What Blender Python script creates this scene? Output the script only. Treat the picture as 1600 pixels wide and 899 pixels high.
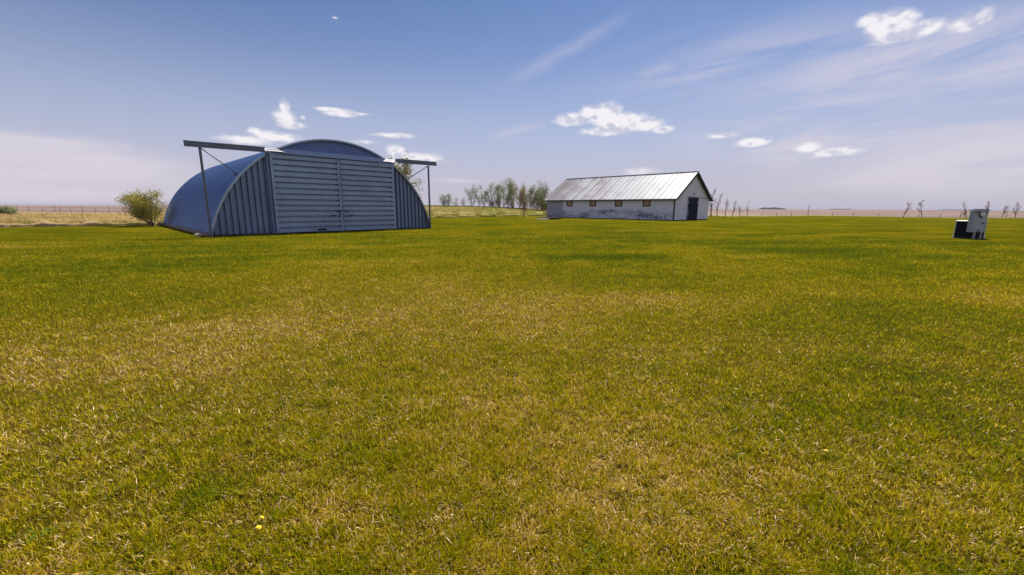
import bpy, bmesh, math, random
import numpy as np
from mathutils import Matrix, Vector

for o in list(bpy.data.objects):
    bpy.data.objects.remove(o, do_unlink=True)
SC = bpy.context.scene
COL = SC.collection
R = math.radians

# ------------------------------------------------------------------ camera
CAMH, FPX, PITCH, ROLL = 1.5, 643.4, 0.1916, 0.0053
cam_d = bpy.data.cameras.new('camera')
cam = bpy.data.objects.new('camera', cam_d)
COL.objects.link(cam)
cam_d.sensor_width = 36.0
cam_d.lens = FPX / 1600 * 36
cam_d.clip_start = 0.05
cam_d.clip_end = 30000
cam.matrix_world = (Matrix.Translation((0, 0, CAMH)) @ Matrix.Rotation(math.pi / 2 - PITCH, 4, 'X')
                    @ Matrix.Rotation(ROLL, 4, 'Z'))
SC.camera = cam

# ------------------------------------------------------------------ light
SUN_AZ, SUN_EL = R(27), R(56)          # azimuth from +Y towards +X
sun_d = bpy.data.lights.new('sun', 'SUN')
sun_d.energy = 5.0
sun_d.angle = R(0.53)
sun_d.color = (1.0, 0.955, 0.88)
sun = bpy.data.objects.new('sun', sun_d)
COL.objects.link(sun)
sdir = Vector((math.sin(SUN_AZ) * math.cos(SUN_EL), math.cos(SUN_AZ) * math.cos(SUN_EL), math.sin(SUN_EL)))
sun.rotation_euler = sdir.to_track_quat('Z', 'Y').to_euler()
sun.location = (0, 0, 30)

SC.view_settings.view_transform = 'Standard'
SC.view_settings.look = 'None'
SC.view_settings.gamma = 1
SC.view_settings.use_curve_mapping = False
SC.view_settings.exposure = 0.57


def ray(x, y):
    """Direction in the world of a point of the photograph (1600 x 899)."""
    u, v = x - 800, 449.5 - y
    u2 = u * math.cos(ROLL) - v * math.sin(ROLL)
    v2 = v * math.cos(ROLL) + u * math.sin(ROLL)
    return (u2, FPX * math.cos(PITCH) + v2 * math.sin(PITCH), -FPX * math.sin(PITCH) + v2 * math.cos(PITCH))


def on_ground(x, y, z=0.0):
    d = ray(x, y)
    t = (z - CAMH) / d[2]
    return d[0] * t, d[1] * t


def azel(x, y):
    d = ray(x, y)
    return math.atan2(d[0], d[1]), math.atan2(d[2], math.hypot(d[0], d[1]))


# ------------------------------------------------------------------ node helpers
class NT:
    def __init__(self, tree):
        self.t = tree
        self.n = tree.nodes
        self.l = tree.links

    def new(self, typ, **kw):
        nd = self.n.new(typ)
        for k, v in kw.items():
            setattr(nd, k, v)
        return nd

    def set(self, sock, v):
        if isinstance(v, bpy.types.NodeSocket):
            self.l.new(v, sock)
        elif v is not None:
            sock.default_value = v

    def m(self, op, a, b=None, c=None, clamp=False):
        nd = self.new('ShaderNodeMath', operation=op)
        nd.use_clamp = clamp
        self.set(nd.inputs[0], a)
        if b is not None: self.set(nd.inputs[1], b)
        if c is not None: self.set(nd.inputs[2], c)
        return nd.outputs[0]

    def v(self, op, a, b=None):
        nd = self.new('ShaderNodeVectorMath', operation=op)
        self.set(nd.inputs[0], a)
        if b is not None: self.set(nd.inputs[1], b)
        return nd.outputs['Value'] if op in ('LENGTH', 'DOT_PRODUCT') else nd.outputs[0]

    def noise(self, vec, scale, detail=4, rough=0.55, dist=0.0, dim='3D'):
        nd = self.new('ShaderNodeTexNoise')
        nd.noise_dimensions = dim
        self.set(nd.inputs['Vector'], vec)
        nd.inputs['Scale'].default_value = scale
        nd.inputs['Detail'].default_value = detail
        nd.inputs['Roughness'].default_value = rough
        nd.inputs['Distortion'].default_value = dist
        return nd.outputs[0]

    def smooth(self, x, a, b, lo=0.0, hi=1.0, kind='SMOOTHSTEP'):
        nd = self.new('ShaderNodeMapRange', interpolation_type=kind)
        self.set(nd.inputs[0], x)
        for i, q in zip((1, 2, 3, 4), (a, b, lo, hi)):
            self.set(nd.inputs[i], q)
        return nd.outputs[0]

    def mix(self, f, a, b, mode='MIX'):
        nd = self.new('ShaderNodeMix', data_type='RGBA', blend_type=mode)
        self.set(nd.inputs[0], f)
        for s, q in ((nd.inputs[6], a), (nd.inputs[7], b)):
            if isinstance(q, tuple) and len(q) == 3: q = (*q, 1)
            self.set(s, q)
        return nd.outputs[2]

    def ramp(self, f, stops):
        nd = self.new('ShaderNodeValToRGB')
        el = nd.color_ramp.elements
        while len(el) < len(stops): el.new(0.5)
        for e, (p, c) in zip(el, stops):
            e.position = p
            e.color = (*c, 1)
        self.set(nd.inputs[0], f)
        return nd.outputs[0]

    def comb(self, x, y, z=0.0):
        nd = self.new('ShaderNodeCombineXYZ')
        for s, q in zip(nd.inputs, (x, y, z)): self.set(s, q)
        return nd.outputs[0]

    def sep(self, v):
        nd = self.new('ShaderNodeSeparateXYZ')
        self.set(nd.inputs[0], v)
        return nd.outputs


# ------------------------------------------------------------------ sky
world = bpy.data.worlds.new('World')
SC.world = world
world.use_nodes = True
W = NT(world.node_tree)
W.n.clear()
sky = W.new('ShaderNodeTexSky', sky_type='NISHITA')
sky.sun_disc = False
sky.sun_elevation = SUN_EL
sky.sun_rotation = SUN_AZ
sky.altitude = 500
sky.air_density = 1.0
sky.dust_density = 0.6
sky.ozone_density = 2.0
tc = W.new('ShaderNodeTexCoord')
sx, sy, sz = W.sep(tc.outputs['Generated'])
az = W.m('ARCTAN2', sx, sy)
el = W.m('ARCSINE', sz)
P = W.comb(az, el)
PH = W.comb(W.m('MULTIPLY', az, 1.0), W.m('MULTIPLY', el, 1.5))
fb = W.noise(PH, 16, 7, 0.62)
fb_up = W.noise(W.v('ADD', PH, (0.005, 0.014, 0)), 20, 3.5, 0.55)
fb_dn = W.noise(PH, 20, 3.5, 0.55)
fine = W.noise(PH, 60, 4, 0.6)
edge = W.m('ADD', W.m('MULTIPLY', W.m('SUBTRACT', fb, 0.5), 2.6), W.m('MULTIPLY', W.m('SUBTRACT', fine, 0.5), 1.05))


def puffs(lst, k_edge=1.0):
    """Union of ellipses (x, y, rx, ry, strength) given as directions in the sky."""
    out = None
    for (x, y, rx, ry, s) in lst:
        a0, e0 = azel(x, y)
        aw = abs(azel(x + rx, y)[0] - azel(x - rx, y)[0]) / 2
        ew = abs(azel(x, y + ry)[1] - azel(x, y - ry)[1]) / 2
        d = W.v('LENGTH', W.v('MULTIPLY', W.v('SUBTRACT', P, (a0, e0, 0)), (1 / aw, 1 / ew, 0)))
        q = W.m('MULTIPLY', W.m('SUBTRACT', 1.0, d), s)
        out = q if out is None else W.m('SMOOTH_MAX', out, q, 0.15)
    return out


cumulus = puffs([
    (893, 187, 30, 11, 1), (925, 177, 20, 14, 1), (945, 178, 27, 20, 1.1), (975, 192, 48, 18, 1.1), (1012, 194, 26, 13, 1),
    (1035, 203, 22, 7, .7), (950, 205, 50, 8, 1),
    (1362, 33, 26, 14, 1), (1395, 36, 42, 23, 1.2), (1375, 42, 30, 18, 1), (1430, 46, 50, 14, 1), (1388, 54, 40, 16, 1),
    (1500, 38, 24, 13, .45), (1508, 46, 16, 6, .6), (1538, 26, 16, 12, .6),
    (1128, 212, 26, 6, .8), (1172, 223, 28, 8, .9), (1262, 232, 26, 11, .9), (1305, 238, 52, 8, .9),
    (445, 167, 10, 14, 1.1), (446, 184, 19, 15, 1.1), (457, 196, 24, 8, .9), (473, 184, 5, 4, .8),
    (430, 213, 44, 9, 1), (385, 219, 44, 8, .8), (400, 208, 16, 8, .8), (524, 28, 6, 2.5, .6), (620, 238, 17, 11, 1), (650, 248, 46, 10, .9),
    (567, 222, 18, 4, .8), (600, 211, 18, 3, .6), (625, 212, 26, 4, .7),
    (1000, 268, 24, 7, .3),
])
cm = W.smooth(W.m('ADD', cumulus, W.m('MULTIPLY', edge, 0.42)), -0.20, 0.50)
lens = puffs([(522, 172, 40, 5, 1), (535, 178, 36, 7, 1), (560, 178, 26, 3, .6)])
lm = W.smooth(W.m('ADD', lens, W.m('MULTIPLY', edge, 0.12)), 0.0, 0.55)
cm = W.m('MAXIMUM', cm, lm)
# relief of the puffs
relief = W.smooth(W.m('SUBTRACT', fb_dn, fb_up), -0.11, 0.06)
ccol = W.mix(relief, (8.0, 8.2, 9.9), (12.8, 12.4, 12.7))
# soft veils and streaks of high cloud
ROT = 0.10
sa = W.m('ADD', W.m('MULTIPLY', az, math.cos(ROT)), W.m('MULTIPLY', el, math.sin(ROT)))
sb = W.m('SUBTRACT', W.m('MULTIPLY', el, math.cos(ROT)), W.m('MULTIPLY', az, math.sin(ROT)))
st = W.noise(W.comb(W.m('MULTIPLY', sa, 2.0), W.m('MULTIPLY', sb, 12)), 1.0, 7, 0.62, 0.9)
st2 = W.noise(W.comb(W.m('MULTIPLY', az, 3.0), W.m('MULTIPLY', el, 24), 4.0), 1.0, 6, 0.6, 0.3)
veil = puffs([(1480, 130, 480, 130, 1.3), (1340, 200, 400, 80, 1.3), (1180, 100, 330, 80, .5), (1500, 250, 500, 70, 1.2)])
vm = W.m('MULTIPLY', W.smooth(veil, -0.15, 0.75), W.smooth(st, 0.34, 0.66))
bank = puffs([(90, 256, 300, 56, 1.3), (60, 285, 460, 60, 1.1), (50, 224, 210, 20, 1.2)])
bm_ = W.m('MULTIPLY', W.smooth(W.m('ADD', bank, W.m('MULTIPLY', edge, 0.16)), 0.0, 0.8), W.smooth(st2, 0.25, 0.7, 0.45, 1))
streak = puffs([(720, 283, 70, 6, .8), (650, 245, 110, 18, .35), (130, 230, 150, 22, .8), (610, 212, 60, 5, .5)])
sm_ = W.smooth(W.m('ADD', streak, W.m('MULTIPLY', edge, 0.3)), 0.0, 0.9)


def wisp(x0, y0, x1, y1, wpx, s):
    """A long thin high streak between two directions."""
    a, e0 = azel(x0, y0); b, e1 = azel(x1, y1)
    L = math.hypot(b - a, e1 - e0); ux, uy = (b - a) / L, (e1 - e0) / L
    q = W.v('SUBTRACT', P, (a, e0, 0))
    al = W.v('DOT_PRODUCT', q, (ux / L, uy / L, 0))
    ac = W.v('DOT_PRODUCT', q, (-uy, ux, 0))
    ww = wpx / FPX
    d = W.m('ADD', W.m('MULTIPLY', ac, 1 / ww), W.m('MULTIPLY', edge, 0.5))
    g = W.m('SUBTRACT', 1.0, W.m('ABSOLUTE', d), clamp=True)
    en = W.m('MULTIPLY', W.smooth(al, -0.05, 0.35), W.smooth(al, 1.05, 0.6))
    return W.m('MULTIPLY', W.m('MULTIPLY', g, en), s)


w1 = wisp(770, 140, 1010, 5, 13, .24)
w2 = wisp(760, 215, 860, 192, 8, .3)
w3 = wisp(980, 125, 1080, 92, 12, .3)
veils = W.m('MAXIMUM', W.m('MAXIMUM', W.m('MULTIPLY', vm, 0.70), W.m('MULTIPLY', bm_, 0.85)),
            W.m('MAXIMUM', W.m('MULTIPLY', sm_, 0.6), W.m('MAXIMUM', w1, W.m('MAXIMUM', w2, w3))))
skyc = W.mix(1.0, sky.outputs[0], (0.88, 0.985, 1.22), 'MULTIPLY')
# whitish lilac air towards the horizon
low = W.smooth(el, 0.0, 0.62, 1.0, 0.0, 'SMOOTHERSTEP')
lowr = W.m('MULTIPLY', W.m('POWER', low, 2.4), 0.88)
skyc = W.mix(lowr, skyc, (7.0, 7.25, 9.3))
skyc = W.mix(W.smooth(el, 0.16, 0.0, 0.0, 0.85), skyc, (7.5, 7.05, 8.1))
c1 = W.mix(veils, skyc, (9.7, 9.0, 10.1))
c2 = W.mix(W.m('MULTIPLY', cm, 0.92), c1, ccol)
rear_fill = W.smooth(W.m('ABSOLUTE', az), 1.25, 2.0)  # bright cloud behind the view, added unseen to fill the shaded walls
rear_fill = W.m('MULTIPLY', rear_fill, W.smooth(W.noise(tc.outputs['Generated'], 3.2, 6, .6), .42, .58, 0, .7))
c2 = W.mix(rear_fill, c2, (10.5, 10.5, 11.5))
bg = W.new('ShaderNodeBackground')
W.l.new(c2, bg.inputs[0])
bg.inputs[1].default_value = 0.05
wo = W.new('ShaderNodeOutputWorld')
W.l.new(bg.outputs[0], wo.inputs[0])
world.cycles.sampling_method = 'MANUAL'
world.cycles.sample_map_resolution = 1024


# ------------------------------------------------------------------ object helpers
def tag(o, label=None, cat=None, group=None, kind=None):
    if label: o['label'] = label
    if cat: o['category'] = cat
    if group: o['group'] = group
    if kind: o['kind'] = kind
    return o


def thing(name, label, cat, loc=(0, 0, 0), rz=0.0, group=None):
    o = bpy.data.objects.new(name, None)
    COL.objects.link(o)
    o.location = loc
    o.rotation_euler = (0, 0, rz)
    o.empty_display_size = 0.2
    return tag(o, label, cat, group)


class MB:
    def __init__(self):
        self.v, self.f, self.sm = [], [], []

    def add(self, vs, fs, smooth=False):
        b = len(self.v)
        self.v += [tuple(q) for q in vs]
        self.f += [tuple(i + b for i in q) for q in fs]
        self.sm += [smooth] * len(fs)
        return self

    def box(self, x0, x1, y0, y1, z0, z1):
        vs = [(x, y, z) for z in (z0, z1) for y in (y0, y1) for x in (x0, x1)]
        return self.add(vs, [(0, 2, 3, 1), (4, 5, 7, 6), (0, 1, 5, 4), (2, 6, 7, 3), (0, 4, 6, 2), (1, 3, 7, 5)])

    def tube(self, p0, p1, r0, r1=None, n=8, caps=True):
        r1 = r0 if r1 is None else r1
        p0, p1 = Vector(p0), Vector(p1)
        d = (p1 - p0).normalized()
        a = d.orthogonal().normalized(); b = d.cross(a)
        vs = []
        for p, r in ((p0, r0), (p1, r1)):
            for i in range(n):
                t = 2 * math.pi * i / n
                vs.append(p + a * (r * math.cos(t)) + b * (r * math.sin(t)))
        fs = [(i, (i + 1) % n, n + (i + 1) % n, n + i) for i in range(n)]
        self.add(vs, fs, True)
        if caps:
            self.add(vs[:n], [tuple(reversed(range(n)))]); self.add(vs[n:], [tuple(range(n))])
        return self

    def beam(self, p0, p1, w, h):
        """Rectangular bar between two points."""
        p0, p1 = Vector(p0), Vector(p1)
        d = (p1 - p0).normalized()
        a = d.cross(Vector((0, 0, 1)))
        a = a.normalized() if a.length > 1e-3 else Vector((1, 0, 0))
        b = a.cross(d)
        vs = []
        for p in (p0, p1):
            for s, t in ((-1, -1), (1, -1), (1, 1), (-1, 1)):
                vs.append(p + a * (s * w / 2) + b * (t * h / 2))
        return self.add(vs, [(0, 1, 2, 3), (7, 6, 5, 4), (0, 4, 5, 1), (1, 5, 6, 2), (2, 6, 7, 3), (3, 7, 4, 0)])

    def prism(self, prof, y0, y1):
        """Polygon in x,z extruded along y."""
        n = len(prof)
        vs = [(x, y0, z) for x, z in prof] + [(x, y1, z) for x, z in prof]
        fs = [tuple(range(n)), tuple(reversed(range(n, 2 * n)))]
        fs += [((i + 1) % n, i, n + i, n + (i + 1) % n) for i in range(n)]
        return self.add(vs, fs)

    def build(self, name, mat, parent=None, bevel=0.0):
        me = bpy.data.meshes.new(name)
        me.from_pydata(self.v, [], self.f)
        me.polygons.foreach_set('use_smooth', self.sm)
        bm = bmesh.new(); bm.from_mesh(me)
        bmesh.ops.remove_doubles(bm, verts=bm.verts, dist=1e-5)
        bmesh.ops.recalc_face_normals(bm, faces=bm.faces)
        if bevel:
            bmesh.ops.bevel(bm, geom=[e for e in bm.edges], offset=bevel, segments=1, affect='EDGES', clamp_overlap=True)
        bm.to_mesh(me); bm.free()
        me.materials.append(mat)
        o = bpy.data.objects.new(name, me)
        COL.objects.link(o)
        o.parent = parent
        return o


def fast_mesh(name, verts, loops, sizes, mat, attr=None, parent=None, smooth=False):
    """Mesh straight from numpy arrays."""
    me = bpy.data.meshes.new(name)
    me.vertices.add(len(verts)); me.vertices.foreach_set('co', verts.astype(np.float32).ravel())
    me.loops.add(len(loops)); me.loops.foreach_set('vertex_index', loops.astype(np.int32))
    me.polygons.add(len(sizes))
    st_ = np.concatenate(([0], np.cumsum(sizes)[:-1])).astype(np.int32)
    me.polygons.foreach_set('loop_start', st_)
    if smooth: me.polygons.foreach_set('use_smooth', np.ones(len(sizes), bool))
    me.update(calc_edges=True)
    if attr is not None:
        for k, a in attr.items():
            at = me.attributes.new(k, 'FLOAT', 'POINT')
            at.data.foreach_set('value', a.astype(np.float32))
    me.materials.append(mat)
    o = bpy.data.objects.new(name, me)
    COL.objects.link(o)
    o.parent = parent
    return o


def material(name):
    m = bpy.data.materials.new(name)
    m.use_nodes = True
    t = NT(m.node_tree)
    t.n.clear()
    out = t.new('ShaderNodeOutputMaterial')
    return m, t, out


def principled(t, out, color, rough=0.6, metal=0.0, bump=None, bstr=0.3, bdist=0.02, spec=0.5):
    b = t.new('ShaderNodeBsdfPrincipled')
    if isinstance(color, tuple): color = (*color, 1)
    t.set(b.inputs['Base Color'], color)
    t.set(b.inputs['Roughness'], rough)
    t.set(b.inputs['Metallic'], metal)
    t.set(b.inputs['Specular IOR Level'], spec)
    if bump is not None:
        bn = t.new('ShaderNodeBump')
        bn.inputs['Strength'].default_value = bstr
        bn.inputs['Distance'].default_value = bdist
        t.l.new(bump, bn.inputs['Height'])
        t.l.new(bn.outputs[0], b.inputs['Normal'])
    t.l.new(b.outputs[0], out.inputs[0])
    return b


def simple(name, color, rough=0.6, metal=0.0, var=0.15, scale=6, bstr=0.1, spec=0.5):
    m, t, out = material(name)
    pos = t.new('ShaderNodeTexCoord').outputs['Object']
    n = t.noise(pos, scale, 5, 0.6)
    lo = tuple(c * (1 - var) for c in color); hi = tuple(c * (1 + var) for c in color)
    principled(t, out, t.mix(n, lo, hi), rough, metal, n, bstr, 0.01, spec)
    return m


# ------------------------------------------------------------------ materials
def galv(name, base, rough=0.42, metal=0.75, streak='Z', dark=0.6, rib_shade=0.0):
    m, t, out = material(name)
    pos = t.new('ShaderNodeTexCoord').outputs['Object']
    x, y, z = t.sep(pos)
    spang = t.new('ShaderNodeTexVoronoi'); spang.inputs['Scale'].default_value = 34
    t.l.new(pos, spang.inputs['Vector'])
    sp = t.sep(spang.outputs['Color'])[0]
    if streak == 'Z':
        q = t.comb(t.m('MULTIPLY', x, 7), t.m('MULTIPLY', y, 7), t.m('MULTIPLY', z, 0.7))
    else:
        q = t.comb(t.m('MULTIPLY', x, 1.1), t.m('MULTIPLY', y, 1.1), t.m('MULTIPLY', z, 5))
    s = t.noise(q, 1.0, 6, 0.62)
    big = t.noise(pos, 0.8, 4, 0.6)
    f = t.m('ADD', t.m('MULTIPLY', sp, 0.34), t.m('ADD', t.m('MULTIPLY', s, 0.7), t.m('MULTIPLY', big, 0.55)))
    f = t.smooth(f, 0.45, 1.15, 0, 1, 'LINEAR')
    col = t.mix(f, tuple(c * dark for c in base), tuple(min(1, c * 1.3) for c in base))
    if rib_shade:                                  # shade of the rib valleys painted into the sheet colour
        fr = t.m('FRACT', t.m('DIVIDE', y, rib_shade))
        vd = t.m('ABSOLUTE', t.m('SUBTRACT', fr, .5))
        g = t.m('MULTIPLY', t.smooth(vd, .24, .06), t.smooth(t.noise(t.comb(t.m('MULTIPLY', x, .6), t.m('MULTIPLY', y, 3), t.m('MULTIPLY', z, .6)), 1, 4, .6), .25, .6, .55, .85))
        col = t.mix(g, col, tuple(c * .08 for c in base))
    ro = t.smooth(s, 0.3, 0.7, rough - 0.07, rough + 0.13, 'LINEAR')
    principled(t, out, col, ro, metal, t.m('ADD', t.m('MULTIPLY', sp, 0.2), big), 0.15, 0.02)
    return m


M_ROOF = galv('galvanised_roof', (0.095, 0.160, 0.34), 0.42, 0.60, 'Z', 0.6, 0.64)
M_DOOR = galv('galvanised_door', (0.255, 0.325, 0.50), 0.45, 0.45, 'X')
M_END = galv('galvanised_end', (0.165, 0.218, 0.355), 0.45, 0.50, 'Z')
M_GABLE = galv('galvanised_gable', (0.115, 0.165, 0.33), 0.5, 0.40, 'Z')
M_HOOD = galv('galvanised_hood', (0.20, 0.27, 0.50), 0.5, 0.35, 'X', 0.8)
M_TRIM = galv('galvanised_trim', (0.30, 0.34, 0.42), 0.42, 0.6, 'Z', 0.8)
M_TRACK = galv('steel_track', (0.17, 0.20, 0.28), 0.5, 0.5, 'X')
M_STEEL = simple('dark_steel', (0.10, 0.12, 0.16), 0.5, 0.5, 0.25, 12)
M_BLACK = simple('black_iron', (0.015, 0.018, 0.03), 0.6, 0.0, 0.3, 12)  # even near-black iron for small fittings
M_CAP = galv('cap_flashing', (0.36, 0.35, 0.36), 0.6, 0.1, 'X', 0.9)
M_SILL = simple('weathered_sill', (0.20, 0.15, 0.16), 0.85, 0.0, 0.35, 5, 0.4)
M_CONC = simple('concrete', (0.42, 0.38, 0.32), 0.9, 0.0, 0.2, 8, 0.4)
M_BTRIM = simple('black_trim', (0.020, 0.020, 0.028), 0.7, 0.0, 0.3, 8)
M_FOUND = simple('dark_footing', (0.030, 0.030, 0.035), 0.9, 0.0, 0.5, 4, 0.4)
M_NAVY = simple('navy_door_paint', (0.006, 0.009, 0.028), 0.8, 0.0, 0.3, 3, .1, .15)
M_WOODP = simple('weathered_boarding', (0.36, 0.235, 0.15), 0.8, 0.0, 0.35, 9, 0.3)
M_FRAME = simple('window_frame_brown', (0.05, 0.028, 0.020), 0.7, 0.0, 0.3, 9)
M_WHITE = simple('white_hinge', (0.62, 0.62, 0.62), 0.6)
M_STONE = simple('pale_stone', (0.45, 0.40, 0.32), 0.9, 0.0, 0.3, 14, 0.6)
M_PLANK = simple('old_planks', (0.085, 0.065, 0.055), 0.9, 0.0, 0.5, 6, 0.5)
M_POST = simple('post_wood', (0.10, 0.085, 0.075), 0.9, 0.0, 0.3, 10, 0.4)
M_CAB = simple('cabinet_grey', (0.27, 0.295, 0.37), 0.45, 0.1, 0.08, 5)
M_CABD = simple('cabinet_trim', (0.10, 0.115, 0.16), 0.5, 0.1, 0.1, 5)
M_TBOX = simple('transformer_black', (0.003, 0.004, 0.008), 0.8, 0.0, 0.3, 4, 0.1, 0.15)
M_PALE = simple('pale_edge', (0.62, 0.60, 0.50), 0.6, 0.0, 0.15, 8)
M_DIALW = simple('dial_face', (0.75, 0.75, 0.72), 0.4)
M_YEL = simple('dandelion_yellow', (0.75, 0.50, 0.01), 0.7, 0, .2, 60)


def barn_wall_mat():
    m, t, out = material('peeling_white_paint')
    pos = t.new('ShaderNodeTexCoord').outputs['Object']
    x, y, z = t.sep(pos)
    big = t.noise(t.comb(t.m('MULTIPLY', x, .35), t.m('MULTIPLY', y, .35), t.m('MULTIPLY', z, 1.2)), 1.0, 5, .6)
    ch = t.noise(t.comb(t.m('MULTIPLY', x, 4), t.m('MULTIPLY', y, 4), t.m('MULTIPLY', z, 9)), 1.0, 6, .72)
    lowm = t.smooth(z, 1.9, 1.0, 0.0, 0.185)
    side = t.smooth(y, 18.4, 18.2, 0.0, 1.0)
    face = t.smooth(x, 0.25, 0.05, 0.35, 1.0)
    thr = t.m('SUBTRACT', t.m('ADD', ch, t.m('MULTIPLY', t.m('SUBTRACT', big, .5), .5)),
              t.m('SUBTRACT', 0.69, t.m('MULTIPLY', t.m('MULTIPLY', lowm, face), side)))
    peel = t.smooth(thr, 0.0, 0.05)
    dirt = t.noise(pos, 2.2, 5, .6)
    paint = t.mix(dirt, (0.54, 0.53, 0.63), (0.76, 0.74, 0.86))
    wood = t.mix(t.noise(pos, 9, 3), (0.04, 0.045, 0.09), (0.15, 0.16, 0.24))
    gap = t.smooth(t.m('FRACT', t.m('DIVIDE', t.m('SUBTRACT', z, .12), .24)), .16, .06)  # dark line at each board lap, painted in for the lap shadow
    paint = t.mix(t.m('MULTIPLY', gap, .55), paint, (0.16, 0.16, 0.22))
    col = t.mix(peel, paint, wood)
    principled(t, out, col, 0.75, 0, t.m('MULTIPLY', peel, -1), .4, .01)
    return m


def barn_roof_mat():
    m, t, out = material('silvered_roof_sheet')
    pos = t.new('ShaderNodeTexCoord').outputs['Object']
    x, y, z = t.sep(pos)
    sheet = t.new('ShaderNodeTexWhiteNoise'); sheet.noise_dimensions = '1D'
    t.l.new(t.m('FLOOR', t.m('DIVIDE', y, 0.81)), sheet.inputs['W'])
    s = t.noise(t.comb(t.m('MULTIPLY', x, .45), t.m('MULTIPLY', y, 4.5), 0), 1.0, 6, .65)
    b = t.noise(pos, .35, 4, .6)
    far = t.smooth(y, 4, 22, -0.10, 0.22, 'LINEAR')
    f = t.m('ADD', t.m('MULTIPLY', s, .7), t.m('ADD', t.m('MULTIPLY', b, .55), t.m('ADD', far, t.m('MULTIPLY', sheet.outputs[0], .16))))
    col = t.ramp(f, [(0.48, (0.62, 0.62, 0.62)), (0.72, (0.50, 0.49, 0.50)), (0.88, (0.33, 0.30, 0.31)), (1.0, (0.24, 0.20, 0.20))])
    principled(t, out, col, t.smooth(s, .3, .7, .42, .6), .12, s, .1, .01)
    return m


def old_door_mat():
    m, t, out = material('grey_board_door')
    pos = t.new('ShaderNodeTexCoord').outputs['Object']
    x, y, z = t.sep(pos)
    n = t.noise(t.comb(t.m('MULTIPLY', x, 4), t.m('MULTIPLY', y, 5), t.m('MULTIPLY', z, .8)), 1, 6, .65)
    lw = t.smooth(z, 0.55, 0.0)
    col = t.mix(n, (0.21, 0.21, 0.29), (0.40, 0.39, 0.49))
    col = t.mix(t.m('MULTIPLY', lw, t.smooth(n, .35, .55)), col, (0.05, 0.05, 0.08))
    principled(t, out, col, .85, 0, n, .3, .01)
    return m


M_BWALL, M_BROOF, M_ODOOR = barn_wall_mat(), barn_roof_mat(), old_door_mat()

# blobs of wear and of lush growth in the lawn: x, y of the photo, x radius m, y radius m, amount (+ dry, - green)
BLOBS = [(430, 480, 4.2, 3.4, .17), (200, 620, 1.6, .8, .08), (935, 402, 2.6, 0.9, -0.34), (905, 404, 1.5, .6, -0.2), (1120, 470, 1.9, .8, .20), (1250, 455, 1.6, .9, .14),
         (960, 470, 1.4, .9, .14), (780, 500, 2.2, 1.6, .06), (820, 720, .9, .8, .07), (860, 860, .6, .35, .08),
         (540, 800, .5, .3, .12), (60, 480, 2.8, 2.2, -.12), (30, 640, 1.2, .6, -.14), (1520, 620, 1.4, .8, -.14),
         (1420, 480, 1.6, .8, -.08), (1100, 600, 1.2, .8, -.02), (130, 420, 3.5, 2.2, -.09), (1300, 380, 9, 1.6, -.16),
         (940, 375, 6, 1.4, -.14), (690, 350, 5, 5, -.14), (1250, 345, 22, 7, -.04), (1575, 470, 1.3, .8, .16),
         (350, 520, 1.4, .9, .08), (1100, 780, .8, .4, .12), (620, 410, 2.5, 1.0, .08), (260, 570, 1.4, .5, .08),
         (480, 440, 3, 1.0, .05), (1180, 430, 4, .8, -.05), (500, 395, 4, 1.2, -.1), (920, 640, 1.4, .8, .08),
         (1400, 790, .6, .3, .1), (330, 775, .2, .12, -.15)]


def lawn_tone(t):
    """0 = lush green, 1 = dead straw, from the place on the ground."""
    pos = t.new('ShaderNodeNewGeometry').outputs['Position']
    x, y, z = t.sep(pos)
    p2 = t.comb(x, y)
    a = t.noise(p2, 0.23, 4, .55, .4)
    b = t.noise(p2, 1.3, 4, .6, .3)
    c = t.noise(p2, 4.6, 4, .65)
    tone = t.m('ADD', 0.345, t.m('MULTIPLY', t.m('SUBTRACT', a, .5), .85))
    tone = t.m('ADD', tone, t.m('MULTIPLY', t.m('SUBTRACT', b, .5), .60))
    tone = t.m('ADD', tone, t.m('MULTIPLY', t.m('SUBTRACT', c, .5), .78))
    r = t.v('LENGTH', p2)
    tone = t.m('ADD', tone, t.smooth(r, 2.0, 18.0, 0.07, -0.07))
    # mower passes and old wheel tracks running across the far lawn
    pas = t.noise(t.comb(t.m('ADD', t.m('MULTIPLY', x, .10), t.m('MULTIPLY', y, .03)), t.m('SUBTRACT', t.m('MULTIPLY', y, .62), t.m('MULTIPLY', x, .16))), 1.0, 5, .68, .3)
    tone = t.m('ADD', tone, t.m('MULTIPLY', t.m('SUBTRACT', pas, .5), t.smooth(r, 8, 20, .15, 1.25)))
    warp = t.m('MULTIPLY', t.m('SUBTRACT', b, .5), 1.6)
    for (px, py, rx, ry, k) in BLOBS:
        gx, gy = on_ground(px, py)
        d = t.v('LENGTH', t.v('MULTIPLY', t.v('SUBTRACT', p2, (gx, gy, 0)), (1 / rx, 1 / ry, 0)))
        g = t.smooth(t.m('ADD', d, warp), 1.5, 0.1, 0, k)
        tone = t.m('ADD', tone, g)
    # bleached strips in front of the white building
    gx, gy = on_ground(985, 361)
    s = t.v('LENGTH', t.v('MULTIPLY', t.v('SUBTRACT', p2, (gx, gy, 0)), (1 / 2.6, 1 / 1.3, 0)))
    st_ = t.noise(t.comb(t.m('MULTIPLY', x, .5), t.m('MULTIPLY', y, 3.2)), 1, 3)
    tone = t.m('ADD', tone, t.m('MULTIPLY', t.smooth(s, 1.2, .5), t.smooth(st_, .45, .62, 0, .55)))
    return tone, p2


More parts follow.
